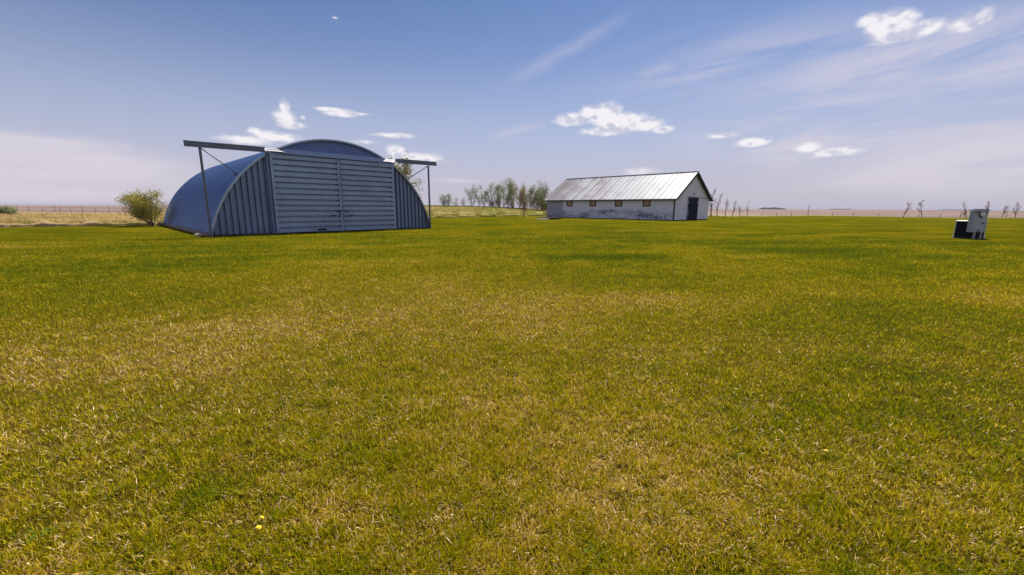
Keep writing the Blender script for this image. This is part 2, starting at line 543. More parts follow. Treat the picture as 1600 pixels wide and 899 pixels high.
GRASS_STOPS = [(0.0, (0.092, 0.132, 0.001)), (0.22, (0.180, 0.195, 0.001)), (0.42, (0.310, 0.262, 0.002)),
               (0.62, (0.440, 0.315, 0.014)), (0.80, (0.520, 0.355, 0.150)), (1.0, (0.78, 0.60, 0.37))]
MEADOW_STOPS = [(0.0, (0.030, 0.060, 0.006)), (0.25, (0.120, 0.140, 0.020)), (0.45, (0.250, 0.220, 0.050)),
                (0.65, (0.360, 0.260, 0.110)), (0.82, (0.440, 0.290, 0.170)), (1.0, (0.62, 0.50, 0.33))]
SOIL = (0.060, 0.038, 0.014)


def lawn_mat():
    m, t, out = material('lawn_ground')
    tone, p2 = lawn_tone(t)
    r = t.v('LENGTH', p2)
    f1 = t.noise(p2, 55, 3, .7)
    f2 = t.noise(p2, 17, 3, .7)
    f3 = t.noise(p2, 4.2, 3, .7)
    n = t.m('ADD', t.m('MULTIPLY', t.m('SUBTRACT', f1, .5), .7), t.m('ADD', t.m('MULTIPLY', t.m('SUBTRACT', f2, .5), .65), t.m('MULTIPLY', t.m('SUBTRACT', f3, .5), .35)))
    col = t.ramp(t.m('ADD', tone, n), GRASS_STOPS)
    # blades hide the thatch close by; far away the blades themselves are what one sees
    near = t.smooth(r, 3.0, 15.0, 0.50, 0.14)  # thatch close by; the far share also darkens for shadow between blades
    soilm = t.m('ADD', near, t.smooth(t.m('ADD', f2, f1), 0.92, 0.70, 0.0, 0.45), clamp=True)
    col = t.mix(1.0, col, (.50, .49, .46), 'MULTIPLY')  # self-shading of the sward multiplied evenly into the ground colour
    col = t.mix(soilm, col, SOIL)
    # self-shading of the sward as seen from a standing height
    bump = t.m('ADD', f1, t.m('ADD', f2, t.m('MULTIPLY', f3, 1.6)))
    principled(t, out, col, 1.0, 0, bump, .8, .06, 0.0)
    return m


def blade_mat(name, tonefun, mul=1.0, trans=0.38, stops=None, vary=0.9):
    m, t, out = material(name)
    tone = tonefun(t)
    at = t.new('ShaderNodeAttribute'); at.attribute_name = 'tone'
    hh = t.new('ShaderNodeAttribute'); hh.attribute_name = 'along'
    col = t.ramp(t.m('ADD', tone, at.outputs['Fac']), stops or GRASS_STOPS)
    val = t.m('MULTIPLY_ADD', t.m('FRACT', t.m('MULTIPLY', at.outputs['Fac'], 37.7)), vary, 1.15 - vary * .38)
    col = t.mix(1.0, col, t.comb(val, val, val), 'MULTIPLY')
    # paler, dead sheaths at the foot of the blade
    col = t.mix(t.smooth(hh.outputs['Fac'], .45, 0.0, 0, .45), col, (0.22 * mul, 0.16 * mul, 0.06 * mul))
    d = t.new('ShaderNodeBsdfPrincipled')
    t.l.new(col, d.inputs['Base Color'])
    d.inputs['Roughness'].default_value = 0.6
    d.inputs['Specular IOR Level'].default_value = 0.06
    tr = t.new('ShaderNodeBsdfTranslucent')
    t.l.new(t.mix(1.0, col, (1.05, 1.05, .6), 'MULTIPLY'), tr.inputs[0])
    mx = t.new('ShaderNodeMixShader'); mx.inputs[0].default_value = trans
    t.l.new(d.outputs[0], mx.inputs[1]); t.l.new(tr.outputs[0], mx.inputs[2])
    t.l.new(mx.outputs[0], out.inputs[0])
    return m


def meadow_tone(t):
    pos = t.new('ShaderNodeNewGeometry').outputs['Position']
    x, y, z = t.sep(pos)
    p2 = t.comb(x, y)
    a = t.noise(p2, .13, 4, .6, .5); b = t.noise(p2, .7, 4, .65)
    left = t.smooth(x, -14, -22, 0.0, 0.25)
    tone = t.m('ADD', t.m('ADD', .42, left), t.m('ADD', t.m('MULTIPLY', t.m('SUBTRACT', a, .5), 1.0), t.m('MULTIPLY', t.m('SUBTRACT', b, .5), .95)))
    return tone


def meadow_mat():
    m, t, out = material('rough_meadow')
    tone = meadow_tone(t)
    pos = t.new('ShaderNodeNewGeometry').outputs['Position']
    n = t.noise(pos, 2.2, 5, .7)
    col = t.ramp(t.m('ADD', tone, t.m('MULTIPLY', t.m('SUBTRACT', n, .5), .8)), MEADOW_STOPS)
    principled(t, out, col, .95, 0, n, 1.0, .3, .1)
    return m


def field_mat():
    m, t, out = material('ploughed_field')
    pos = t.new('ShaderNodeNewGeometry').outputs['Position']
    x, y, z = t.sep(pos)
    p2 = t.comb(x, y)
    r = t.v('LENGTH', p2)
    # log-distance bands so strips of stubble, fallow and crop lie one behind the other
    q = t.comb(t.m('MULTIPLY', t.m('ARCTAN2', x, y), 1.6), t.m('MULTIPLY', t.m('LOGARITHM', r, 2.718), 4.2))
    band = t.noise(q, 1.0, 3, .6)
    sm = t.noise(p2, .02, 5, .7)
    f = t.m('ADD', t.m('MULTIPLY', band, .8), t.m('MULTIPLY', sm, .35))
    col = t.ramp(f, [(0.35, (0.100, 0.055, 0.055)), (0.50, (0.150, 0.090, 0.085)), (0.58, (0.195, 0.135, 0.11)),
                     (0.66, (0.26, 0.20, 0.14)), (0.75, (0.13, 0.11, 0.06))])
    strip = t.smooth(r, 135, 95, 0.0, 1.0)
    right = t.smooth(x, 20, 60)
    pale = t.mix(t.noise(p2, .15, 3), (0.36, 0.28, 0.15), (0.20, 0.17, 0.06))
    col = t.mix(t.m('MULTIPLY', t.m('MULTIPLY', strip, right), .9), col, pale)
    principled(t, out, col, .95, 0, sm, .5, .5, .1)
    return m


def leaf_mat(name, c0, c1, trans=.4):
    m, t, out = material(name)
    at = t.new('ShaderNodeAttribute'); at.attribute_name = 'tone'
    col = t.mix(at.outputs['Fac'], c0, c1)
    d = t.new('ShaderNodeBsdfDiffuse'); t.l.new(col, d.inputs[0])
    tr = t.new('ShaderNodeBsdfTranslucent'); t.l.new(col, tr.inputs[0])
    mx = t.new('ShaderNodeMixShader'); mx.inputs[0].default_value = trans
    t.l.new(d.outputs[0], mx.inputs[1]); t.l.new(tr.outputs[0], mx.inputs[2])
    t.l.new(mx.outputs[0], out.inputs[0])
    return m


# ------------------------------------------------------------------ terrain
def sstep(a, b, x):
    t = max(0.0, min(1.0, (x - a) / (b - a)))
    return t * t * (3 - 2 * t)


def ground_z(x, y):
    r = math.hypot(x, y)
    a = math.degrees(math.atan2(x, y))
    A = sstep(-40, -30, a) * (1.85 * (1 - sstep(-8, 13, a)))
    z = A * sstep(66, 108, r) * (1 - sstep(125, 260, r))
    z += 0.10 * math.sin(a * .35 + 1) * sstep(60, 110, r) * (1 - sstep(200, 500, r))
    return z


# lawn border as seen from the camera: ground points, closed by straight runs behind the view
EDGE = [on_ground(0, 355.5), on_ground(120, 354), on_ground(245, 352.6), (-24.5, 40), (-18, 54), on_ground(670, 340.2),
        on_ground(840, 338.3), on_ground(960, 337.8), on_ground(1100, 337.9), on_ground(1262, 338.5), on_ground(1400, 339.7), on_ground(1600, 341.2)]
poly = [(-60, 12)] + EDGE + [(125, 60), (125, -60), (-60, -60)]


def edge_r(a):
    dx, dy = math.sin(a), math.cos(a)
    best = 1e9
    for (x0, y0), (x1, y1) in zip(poly, poly[1:] + poly[:1]):
        ex, ey = x1 - x0, y1 - y0
        den = dx * ey - dy * ex
        if abs(den) < 1e-9: continue
        t = (x0 * ey - y0 * ex) / den
        s = (x0 * dy - y0 * dx) / den
        if t > 0 and -1e-6 <= s <= 1 + 1e-6 and t < best: best = t
    return best


NA = 720
ANG = [2 * math.pi * i / NA - math.pi for i in range(NA)]
ER = [edge_r(a) for a in ANG]


def outer_r(a, e):
    d = math.degrees(a)
    left = 1 - sstep(4, 16, d)
    back = sstep(150, 170, abs(d))
    return e + 5 + (130 - e - 5) * max(left * (1 - back), 0) if e < 125 else e + 5


OR = [outer_r(a, e) for a, e in zip(ANG, ER)]


def bank(i, r):
    """Thatch of the unmown grass standing a little above the mown lawn."""
    d = r - ER[i]
    k = 1 - sstep(12, 18, math.degrees(ANG[i])) * .65
    return .26 * k * sstep(0, .12, d) * (1 + .45 * math.sin(ANG[i] * 173) * math.sin(ANG[i] * 61)) * (1 - sstep(6, 30, d))


def ring_sheet(name, radii_fun, nr, mat, center=False):
    m = MB()
    vs = []
    for k in range(nr + 1):
        for i, a in enumerate(ANG):
            r = radii_fun(i, k / nr)
            x, y = r * math.sin(a), r * math.cos(a)
            vs.append((x, y, ground_z(x, y) + bank(i, r)))
    fs = []
    for k in range(nr):
        for i in range(NA):
            j = (i + 1) % NA
            fs.append((k * NA + i, k * NA + j, (k + 1) * NA + j, (k + 1) * NA + i))
    if center:
        vs.append((0, 0, 0)); c = len(vs) - 1
        fs += [(i, (i + 1) % NA, c) for i in range(NA)]
    m.add(vs, fs, True)
    return m.build(name, mat)


M_LAWN = lawn_mat()
tag(ring_sheet('lawn', lambda i, t: 0.4 + (ER[i] - 0.4) * t ** 1.6, 40, M_LAWN, True), 'mown yellow green lawn with brownish worn patches', 'lawn', kind='structure')
tag(ring_sheet('meadow', lambda i, t: ER[i] + (OR[i] - ER[i]) * (t * .0125 if t < .08 else ((t - .077) / .923) ** 1.5 if t < 1 else 1), 40, meadow_mat()), 'rough unmown grassland beyond the edge of the lawn', 'meadow', kind='structure')
tag(ring_sheet('field', lambda i, t: OR[i] + (9000 - OR[i]) * t ** 3.2, 70, field_mat()), 'brown ploughed farmland reaching the flat horizon', 'field', kind='structure')

# ------------------------------------------------------------------ grass blades
rng = np.random.default_rng(7)


def blades(name, x, y, z, L, wd, tone, lean, mat, label, cat):
    n = len(x)
    th = rng.uniform(0, 2 * np.pi, n)          # facing
    la = rng.uniform(0, 2 * np.pi, n)          # lean direction
    ld = np.stack([np.cos(la), np.sin(la)], 1)
    sd = np.stack([np.cos(th), np.sin(th)], 1)
    base = np.stack([x, y, z], 1)
    V = np.zeros((n, 5, 3))
    hw = wd[:, None] * 0.5
    cz = np.sqrt(np.maximum(0.02, 1 - lean ** 2))
    mid = base.copy(); mid[:, :2] += ld * (L * lean * 0.38)[:, None]; mid[:, 2] += L * 0.58 * cz
    tip = base.copy(); tip[:, :2] += ld * (L * lean)[:, None]; tip[:, 2] += L * cz * 0.92
    V[:, 0] = base; V[:, 0, :2] -= sd * hw
    V[:, 1] = base; V[:, 1, :2] += sd * hw
    V[:, 2] = mid; V[:, 2, :2] += sd * hw * .85
    V[:, 3] = mid; V[:, 3, :2] -= sd * hw * .85
    V[:, 4] = tip
    b = (np.arange(n) * 5)[:, None]
    lp = np.concatenate([b + np.array([0, 1, 2, 3]), b + np.array([3, 2, 4])], 1).ravel()
    sz = np.tile([4, 3], n)
    tn = np.repeat(tone, 5)
    al = np.tile([0, 0, .55, .55, 1.0], n)
    o = fast_mesh(name, V.reshape(-1, 3), lp, sz, mat, {'tone': tn, 'along': al})
    return tag(o, label, cat, kind='stuff')


N1 = 700000
lr = rng.uniform(math.log(0.9), math.log(30), N1)
rr = np.exp(lr)
aa = rng.uniform(R(-60), R(60), N1)
bx, by = rr * np.sin(aa), rr * np.cos(aa)
# clump the blades into small tufts
cl = rng.normal(0, 1, (N1, 2)) * 0.004
bx += cl[:, 0]; by += cl[:, 1]


def vnoise(x, y, s, seed):
    g = np.random.default_rng(seed).uniform(0, 1, (256, 256))
    X, Y = x * s, y * s
    xi, yi = np.floor(X).astype(int), np.floor(Y).astype(int)
    fx, fy = X - xi, Y - yi
    fx, fy = fx * fx * (3 - 2 * fx), fy * fy * (3 - 2 * fy)
    a = g[xi % 256, yi % 256]; b = g[(xi + 1) % 256, yi % 256]
    c = g[xi % 256, (yi + 1) % 256]; d = g[(xi + 1) % 256, (yi + 1) % 256]
    return (a * (1 - fx) + b * fx) * (1 - fy) + (c * (1 - fx) + d * fx) * fy


tuft = vnoise(bx, by, 9, 1) * .55 + vnoise(bx, by, 23, 2) * .45
patch = vnoise(bx, by, 1.7, 3)
keep = rng.uniform(0, 1, N1) < (0.08 + 1.55 * tuft ** 1.25) * np.clip((30 - rr) / 18, 0, 1) ** .8
# none under the two buildings
ha = 0.7987
hx, hy = bx + 15.18, by - 20.83
hu = hx * math.cos(ha) + hy * math.sin(ha); hv = -hx * math.sin(ha) + hy * math.cos(ha)
keep &= ~((hu > -0.1) & (hu < 13.4) & (hv > -0.05) & (hv < 18.2))
bx, by, rr, tuft, patch = bx[keep], by[keep], rr[keep], tuft[keep], patch[keep]
n = len(bx)
kind = rng.uniform(0, 1, n)
straw = kind < (0.06 + .18 * patch ** 2)
Lb = (0.018 + 0.042 * tuft + 0.012 * rng.uniform(0, 1, n)) * (1 + np.clip((rr - 5) / 30, 0, .6))
wb = 0.0032 + 0.00050 * rr - .0010 * straw * (rr < 6) + 0.0010 * rng.uniform(0, 1, n)
tone = rng.normal(0, .16, n) - .22 * (tuft - .5)
tone[straw] = rng.uniform(.30, .78, straw.sum())
fs_ = straw & (rr > 3.5)
tone[fs_] *= np.clip(1 - (rr[fs_] - 3.5) / 9, .25, 1)
flake = straw & (rng.uniform(0, 1, n) < .10) & (rr < 7)
lean = np.clip(rng.normal(.50, .22, n), .05, .97)
lean[straw] = np.clip(rng.normal(.86, .12, straw.sum()), .3, .985)
wb[flake] *= 2.0; tone[flake] = rng.uniform(.7, 1.1, flake.sum())
M_BLADE = blade_mat('lawn_blades', lambda t: lawn_tone(t)[0], 1.0, .42)
blades('grass', bx, by, np.zeros(n), Lb, wb, tone, lean, M_BLADE, 'short mown grass blades with dead straw between them', 'grass')

# tall rough grass of the meadow
N2 = 150000
ei = rng.integers(0, NA, N2 * 3)
ad = np.array(ANG)[ei]
sel = (ad > R(-60)) & (ad < R(14))
ad = ad[sel][:N2] + rng.uniform(-.5, .5, sel.sum())[:N2] * (2 * math.pi / NA)
e0 = np.interp(ad, ANG, ER)
d0 = e0 * np.exp(rng.uniform(0, 1, len(ad)) ** 1.25 * np.log(np.maximum(1.05, 118 / e0)))
mx_, my_ = d0 * np.sin(ad), d0 * np.cos(ad)
mz = np.array([ground_z(a, b) for a, b in zip(mx_, my_)])
nm = len(mx_)
mt = vnoise(mx_, my_, .35, 5) * .6 + vnoise(mx_, my_, 1.3, 6) * .4
near_edge = np.clip(1 - (d0 - e0) / 2.5, 0, 1)
mz += .2 * np.clip((d0 - e0) / .4, 0, 1) * np.clip((30 - (d0 - e0)) / 24, 0, 1)
Lm = (.06 + .40 * mt ** 1.3) * (1 + .35 * rng.uniform(-1, 1, nm)) * (1 - .25 * near_edge)
wm = .006 + .00050 * d0
far_dark = (d0 > 98) & (ad > R(-16)) & (ad < R(2))
tm = rng.normal(.02, .16, nm) - near_edge * rng.uniform(.15, .65, nm) + (mt - .5) * .8 - far_dark * .45
M_MEAD = blade_mat('meadow_blades', meadow_tone, 1.0, .4, MEADOW_STOPS, .3)
blades('tall_grass', mx_, my_, mz, Lm, wm, tm, np.clip(rng.normal(.45, .2, nm), .05, .9), M_MEAD,
       'rough tall grass and weeds growing past the lawn edge', 'tall grass')

# ------------------------------------------------------------------ arched metal building
HW, HL, HH = 13.22, 18.05, 5.36
RAD = (HW * HW / 4 + HH * HH) / (2 * HH)
CZ = HH - RAD
TH = math.asin(HW / 2 / RAD)
DW, ZB = 3.636, 4.27
hangar = thing('arched_metal_building', 'blue grey corrugated steel arch building with big ribbed sliding doors', 'building', (-15.18, 20.83, 0), ha)


def arch_z(u, r=RAD):
    d = u - HW / 2
    return CZ + math.sqrt(max(0, r * r - d * d))


# roof shell, ribs running round the arch
m = MB()
NV, NT_ = int(HL / .64) * 12, 84
vs = []
for j in range(NT_ + 1):
    t = -TH + 2 * TH * j / NT_
    for i in range(NV + 1):
        v = .04 + (HL - .04) * i / NV
        r = RAD - .08 + .075 * (abs(math.cos(math.pi * v / .64)) ** .6 * 2 - 1)
        vs.append((HW / 2 + r * math.sin(t), v, max(.05, CZ + r * math.cos(t))))
fs = [(j * (NV + 1) + i, j * (NV + 1) + i + 1, (j + 1) * (NV + 1) + i + 1, (j + 1) * (NV + 1) + i) for j in range(NT_) for i in range(NV)]
m.add(vs, fs, True)
m.build('roof', M_ROOF, hangar)
# back wall
m = MB()
prof = [(HW / 2 + (RAD - .12) * math.sin(-TH + 2 * TH * j / 40), max(.04, CZ + (RAD - .12) * math.cos(-TH + 2 * TH * j / 40))) for j in range(41)]
m.prism(prof, HL - .15, HL - .05)
m.build('back_wall', M_END, hangar)
# rim round the front edge of the arch
m = MB()
for j in range(96):
    q = []
    for t in (-TH + 2 * TH * j / 96, -TH + 2 * TH * (j + 1) / 96):
        for v in (-.10, .06):
            for r in (RAD - .07, RAD + .012):
                q.append((HW / 2 + r * math.sin(t), v, max(.02, CZ + r * math.cos(t))))
    m.add(q, [(0, 1, 5, 4), (1, 3, 7, 5), (3, 2, 6, 7), (2, 0, 4, 6)] + ([(0, 2, 3, 1)] if j == 0 else []) + ([(4, 5, 7, 6)] if j == 95 else []))
m.build('arch_rim', M_TRIM, hangar)


# ribbed end panels either side of the doors
def end_panel(u0, u1):
    m = MB()
    prof = []
    u = u0
    per = .285
    while u < u1:
        for du, d in ((0, .12), (.05, .12), (.085, 0.0), (.235, 0.0), (.27, .12)):
            if u + du <= u1: prof.append((u + du, d))
        u += per
    prof.append((u1, .12))
    top = [max(.06, arch_z(a, RAD - .06)) for a, _ in prof]
    vs = [(a, .06 + d, .04) for a, d in prof] + [(a, .06 + d, t) for (a, d), t in zip(prof, top)]
    n = len(prof)
    m.add(vs, [(i, i + 1, n + i + 1, n + i) for i in range(n - 1)])
    vs = [(a, .30, .04) for a, d in prof] + [(a, .30, t) for (a, d), t in zip(prof, top)]
    m.add(vs, [(i, i + 1, n + i + 1, n + i) for i in range(n - 1)])
    return m


end_panel(.12, HW / 2 - DW - .02).build('end_panel', M_END, hangar)
end_panel(HW / 2 + DW + .02, HW - .12).build('end_panel', M_END, hangar)
# panel above the doors
m = MB()
g0, g1 = HW / 2 - DW + .02, HW / 2 + DW - .02
NG = 74
vs, vt = [], []
for i in range(NG + 1):
    u = g0 + (g1 - g0) * i / NG
    d = .11 + (.022 if i % 2 else 0)
    vs.append((u, d, ZB - .1)); vt.append((u, d, arch_z(u, RAD - .06)))
m.add(vs + vt, [(i, i + 1, NG + 2 + i, NG + 1 + i) for i in range(NG)])
m.build('gable_panel', M_GABLE, hangar)


# sliding doors
def door(u0, u1, stile_sides):
    m = MB()
    per = .305
    prof = [(.07, -.07)]
    z = .07
    while z < ZB + .05:
        for dz, d in ((.0, -.27), (.005, -.275), (.208, -.275), (.212, -.07), (per - .003, -.07)):
            if z + dz < ZB + .1: prof.append((z + dz, d))
        z += per
    n = len(prof)
    vs = [(u0, d, z) for z, d in prof] + [(u1, d, z) for z, d in prof]
    m.add(vs, [(i, i + 1, n + i + 1, n + i) for i in range(n - 1)])
    # ends of the ribs and backing
    m.box(u0, u1, -.065, -.04, .07, ZB + .08)
    o = m.build('sliding_door', M_DOOR, hangar)
    for (a, b, y0) in stile_sides:
        s = MB(); s.box(a, b, y0, -.072, .05, ZB + .07)
        s.build('stile', M_HOOD if False else M_DOOR, o, .006)
    return o


mid = HW / 2
d1 = door(mid - DW, mid - .06, [(mid - DW, mid - DW + .13, -.285), (mid - .055, mid + .075, -.31)])
d2 = door(mid + .12, mid + DW, [(mid + DW - .12, mid + DW, -.285)])
# latch and pull handles
m = MB(); m.box(mid - .20, mid + .38, -.345, -.312, 1.24, 1.29); m.tube((mid - .16, -.33, 1.26), (mid - .10, -.34, 1.02), .02)
m.tube((mid + .33, -.33, 1.26), (mid + .42, -.34, 1.14), .02)
m.build('latch', M_BLACK, d1)
for u, dd in ((mid - .50, d1), (mid + .60, d2)):
    m = MB(); m.box(u - .14, u + .14, -.33, -.276, .93, 1.01); m.build('handle', M_BLACK, dd, .01)
m = MB(); m.box(5.15, 5.65, -.32, -.276, .12, .24); m.build('bottom_hole', M_BLACK, d1, .015)  # black block standing in for a dark hole at the door foot
# jambs between panel and door
for u in (mid - DW - .14, mid + DW + .015):
    m = MB(); m.box(u, u + .12, -.13, .05, .03, ZB + .1); m.build('door_jamb', M_END, hangar, .006)
# fascia over the doors, with a sloping cap at each end
hu0, hu1 = 2.75, HW - 2.75
m = MB(); m.box(hu0 + .9, hu1 - .9, -.40, -.365, ZB + .02, ZB + .28); m.box(hu0 + .9, hu1 - .9, -.364, .08, ZB + .25, ZB + .278)
m.build('fascia', M_HOOD, hangar)
for (a, b, s0) in ((hu0 - .02, hu0 + .95, 1), (hu1 - 1.02, hu1 + .02, -1)):
    zf, zb_ = ZB + .10, ZB + .26
    e = .28 * s0
    vs = [(a, -.47, zf), (b, -.47, zf), (b, -.24, zb_), (a, -.24, zb_)]
    if s0 > 0: vs[2] = (b - .30, -.24, zb_)
    else: vs[3] = (a + .30, -.24, zb_)
    vs += [(x, y, z - .02) for x, y, z in vs]
    m = MB(); m.add(vs, [(0, 1, 2, 3), (7, 6, 5, 4), (0, 4, 5, 1), (1, 5, 6, 2), (2, 6, 7, 3), (3, 7, 4, 0)])
    m.build('track_cap', M_CAP, hangar)
m = MB(); m.box(hu0 + .1, hu1 - .1, -.36, -.27, ZB + .09, ZB + .2); m.build('door_track', M_TRACK, hangar)


# track extensions
def track(u0, u1, z0, z1):
    m = MB()
    h = .25
    m.beam((u0, -.325, z0), (u1, -.325, z1), .055, h)
    m.beam((u0, -.385, z0 + .10), (u1, -.385, z1 + .10), .06, .045)
    m.beam((u0, -.385, z0 - .02), (u1, -.385, z1 - .02), .05, .035)
    m.beam((u0, -.385, z0 - .112), (u1, -.385, z1 - .112), .06, .035)
    m.beam((u0, -.275, z0 + .135), (u1, -.275, z1 + .135), .2, .02)
    return m.build('track_extension', M_TRACK, hangar)


track(-.62, 2.76, ZB + .10, ZB + .14)
track(HW - 2.76, HW + .42, ZB + .20, ZB + .24)
for u, zt in ((-.03, ZB - .02), (HW - .25, ZB + .09)):
    m = MB(); m.box(u - .05, u + .05, -.36, -.27, .02, zt); m.build('track_post', M_STEEL, hangar, .008)
m = MB(); m.tube((.02, -.31, 4.22), (1.66, .85, arch_z(1.62) + .03), .028); m.box(1.52, 1.76, .76, .96, arch_z(1.56) - .04, arch_z(1.62) + .05)
m.build('brace', M_STEEL, hangar)
m = MB(); m.tube((HW - .27, -.31, 4.33), (HW - 1.66, .85, arch_z(1.62) + .03), .028); m.build('brace', M_STEEL, hangar)
# sill beams down the long sides
for u in (-.14, HW - .04):
    m = MB(); m.box(u, u + .18, .05, HL, 0.0, .17); m.build('sill', M_SILL, hangar, .015)
m = MB(); m.box(.05, HW - .05, -.02, .30, -.05, .065); m.build('footing', M_FOUND, hangar)

stone = thing('stone', 'small pale stone lying at the near corner of the arch building', 'stone', (-15.75, 20.75, 0))
m = MB()
bmx = bmesh.new(); bmesh.ops.create_icosphere(bmx, subdivisions=3, radius=.13)
rs = random.Random(4)
for v in bmx.verts:
    k = 1 + .16 * math.sin(v.co.x * 31 + 1) * math.cos(v.co.y * 27) + rs.uniform(-.03, .03)
    v.co = Vector((v.co.x * 1.35 * k, v.co.y * k, v.co.z * .75 * k + .06))
m.add([v.co[:] for v in bmx.verts], [tuple(v.index for v in f.verts) for f in bmx.faces], True)
bmx.free()
m.build('rock', M_STONE, stone)

# ------------------------------------------------------------------ white barn
BW, BL, EV, RG = 10.77, 21.35, 2.99, 6.34
ba = .768
barn = thing('white_barn', 'long white weathered wooden barn with silver metal roof and dark end door', 'barn', (20.39, 52.78, -.05), ba)


def siding(axis, a0, a1, z0, ztop_fun, depth_at, sign):
    """Lapped boards: axis 'y' = long wall at x=depth_at, axis 'x' = end wall at y=depth_at."""
    m = MB()
    per = .24
    z = z0
    zmax = max(ztop_fun(a0 + (a1 - a0) * i / 40) for i in range(41))
    while z < zmax:
        z1 = min(z + per, zmax)
        # board spans where the wall is tall enough
        seg = [a0 + (a1 - a0) * i / 160 for i in range(161)]
        ok = [a for a in seg if ztop_fun(a) >= z1 - 1e-3]
        if len(ok) > 1:
            b0, b1 = ok[0], ok[-1]
            o0, o1 = .05 * sign, .006 * sign
            if axis == 'y':
                vs = [(depth_at + o0, b0, z), (depth_at + o0, b1, z), (depth_at + o1, b1, z1), (depth_at + o1, b0, z1), (depth_at, b0, z), (depth_at, b1, z)]
            else:
                vs = [(b0, depth_at + o0, z), (b1, depth_at + o0, z), (b1, depth_at + o1, z1), (b0, depth_at + o1, z1), (b0, depth_at, z), (b1, depth_at, z)]
            m.add(vs, [(0, 1, 2, 3), (0, 1, 5, 4)])
        z += per
    return m


def gable_z(u):
    return EV + (RG - EV - .12) * (1 - abs(u - BW / 2) / (BW / 2))


m = MB()
m.prism([(.04, .1), (BW - .04, .1), (BW - .04, EV), (BW / 2, RG - .14), (.04, EV)], .04, BL - .04)
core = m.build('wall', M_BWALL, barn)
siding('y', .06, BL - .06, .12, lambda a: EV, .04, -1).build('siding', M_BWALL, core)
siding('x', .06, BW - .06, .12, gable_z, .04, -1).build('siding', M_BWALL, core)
m = MB(); m.box(.06, BW - .06, .06, BL - .06, -.25, .115); m.build('footing', M_FOUND, barn)  # footing coloured near black for the shade and tall grass along the base
# corner boards
for (x0, x1, y0, y1) in ((-.012, .13, -.012, .13), (-.012, .08, BL - .10, BL + .0)):
    m = MB(); m.box(x0, x1, y0, y1, .0, EV); m.build('corner_board', M_BTRIM, barn)
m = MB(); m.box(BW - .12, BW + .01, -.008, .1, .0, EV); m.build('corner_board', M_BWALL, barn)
# roof planes
OH, OE = .38, .36       # overhang at eaves and ends
sl = (RG - EV) / (BW / 2)
for s in (0, 1):
    m = MB()
    def P3(d, y, up=0.0):
        """d = distance out from the ridge in plan."""
        x = BW / 2 + (d if s else -d)
        return (x, y, RG - sl * d + up)
    dmax = BW / 2 + OH
    vs = [P3(0, -OE), P3(dmax, -OE), P3(dmax, BL + OE), P3(0, BL + OE)]
    vs += [P3(0, -OE, -.05), P3(dmax, -OE, -.05), P3(dmax, BL + OE, -.05), P3(0, BL + OE, -.05)]
    m.add(vs, [(0, 1, 2, 3), (7, 6, 5, 4), (0, 4, 5, 1), (1, 5, 6, 2), (2, 6, 7, 3)])
    sf = MB()
    vs = [P3(.02, -OE + .02, -.055), P3(dmax - .03, -OE + .02, -.055), P3(dmax - .03, BL + OE - .02, -.055), P3(.02, BL + OE - .02, -.055)]
    vs += [(a_, b_, c_ - .03) for a_, b_, c_ in vs]
    sf.add(vs, [(0, 1, 2, 3), (7, 6, 5, 4), (0, 4, 5, 1), (1, 5, 6, 2), (2, 6, 7, 3), (3, 7, 4, 0)])
    sf.build('soffit', M_BTRIM, barn)
    y = -OE + .02
    while y < BL + OE:
        a, b = Vector(P3(.0, y, .018)), Vector(P3(dmax, y, .018))
        m.beam(a, b, .06, .085)
        y += .405 if False else .81
    # small corrugation between the seams
    y = -OE + .02
    k = 0
    while y < BL + OE:
        if k % 3: m.beam(P3(.0, y, .006), P3(dmax, y, .006), .045, .035)
        y += .27; k += 1
    m.build('roof', M_BROOF, barn)
    m = MB(); m.beam(P3(dmax - .02, -OE, -.12), P3(dmax - .02, BL + OE, -.12), .04, .13); m.build('eave_board', M_BTRIM, barn)
    for yy in (-OE - .03, BL + OE + .03):
        m = MB(); m.beam(P3(.02, yy, -.13), P3(dmax, yy, -.13), .05, .24); m.build('barge_board', M_BTRIM, barn)
m = MB(); m.beam((BW / 2, -OE - .05, RG + .03), (BW / 2, BL + OE + .05, RG + .03), .22, .05); m.build('ridge_cap', M_FRAME, barn)
# boarded windows of the long wall
for c in (16.65, 12.35, 8.07, 3.82):
    w = MB()
    for (y0, y1, z0, z1) in ((c - .56, c - .40, 1.84, 2.80), (c + .40, c + .56, 1.84, 2.80), (c - .40, c + .40, 1.84, 1.93), (c - .40, c + .40, 2.71, 2.80)):
        w.box(-.04, .035, y0, y1, z0, z1)
    w.box(-.06, .035, c - .56, c + .56, 1.79, 1.838)
    wo_ = w.build('window', M_FRAME, barn)
    b = MB()
    for q in range(4):
        b.box(-.015, .035, c - .398 + q * .2, c - .398 + q * .2 + .192, 1.932, 2.708)
    b.build('boarding', M_WOODP, wo_)
# old board door of the long wall
m = MB()
for q in range(8):
    y0 = 18.02 + q * .29
    m.box(-.045, .03, y0, y0 + .278, .12, 2.72)
od = m.build('board_door', M_ODOOR, barn)
for zz in (.6, 2.2):
    m = MB(); m.box(-.07, -.046, 18.1, 20.28, zz, zz + .14); m.build('batten', M_ODOOR, od)
m = MB(); m.box(-.05, .03, 20.36, BL - .12, .12, EV - .02); m.build('plain_panel', M_ODOOR, barn)
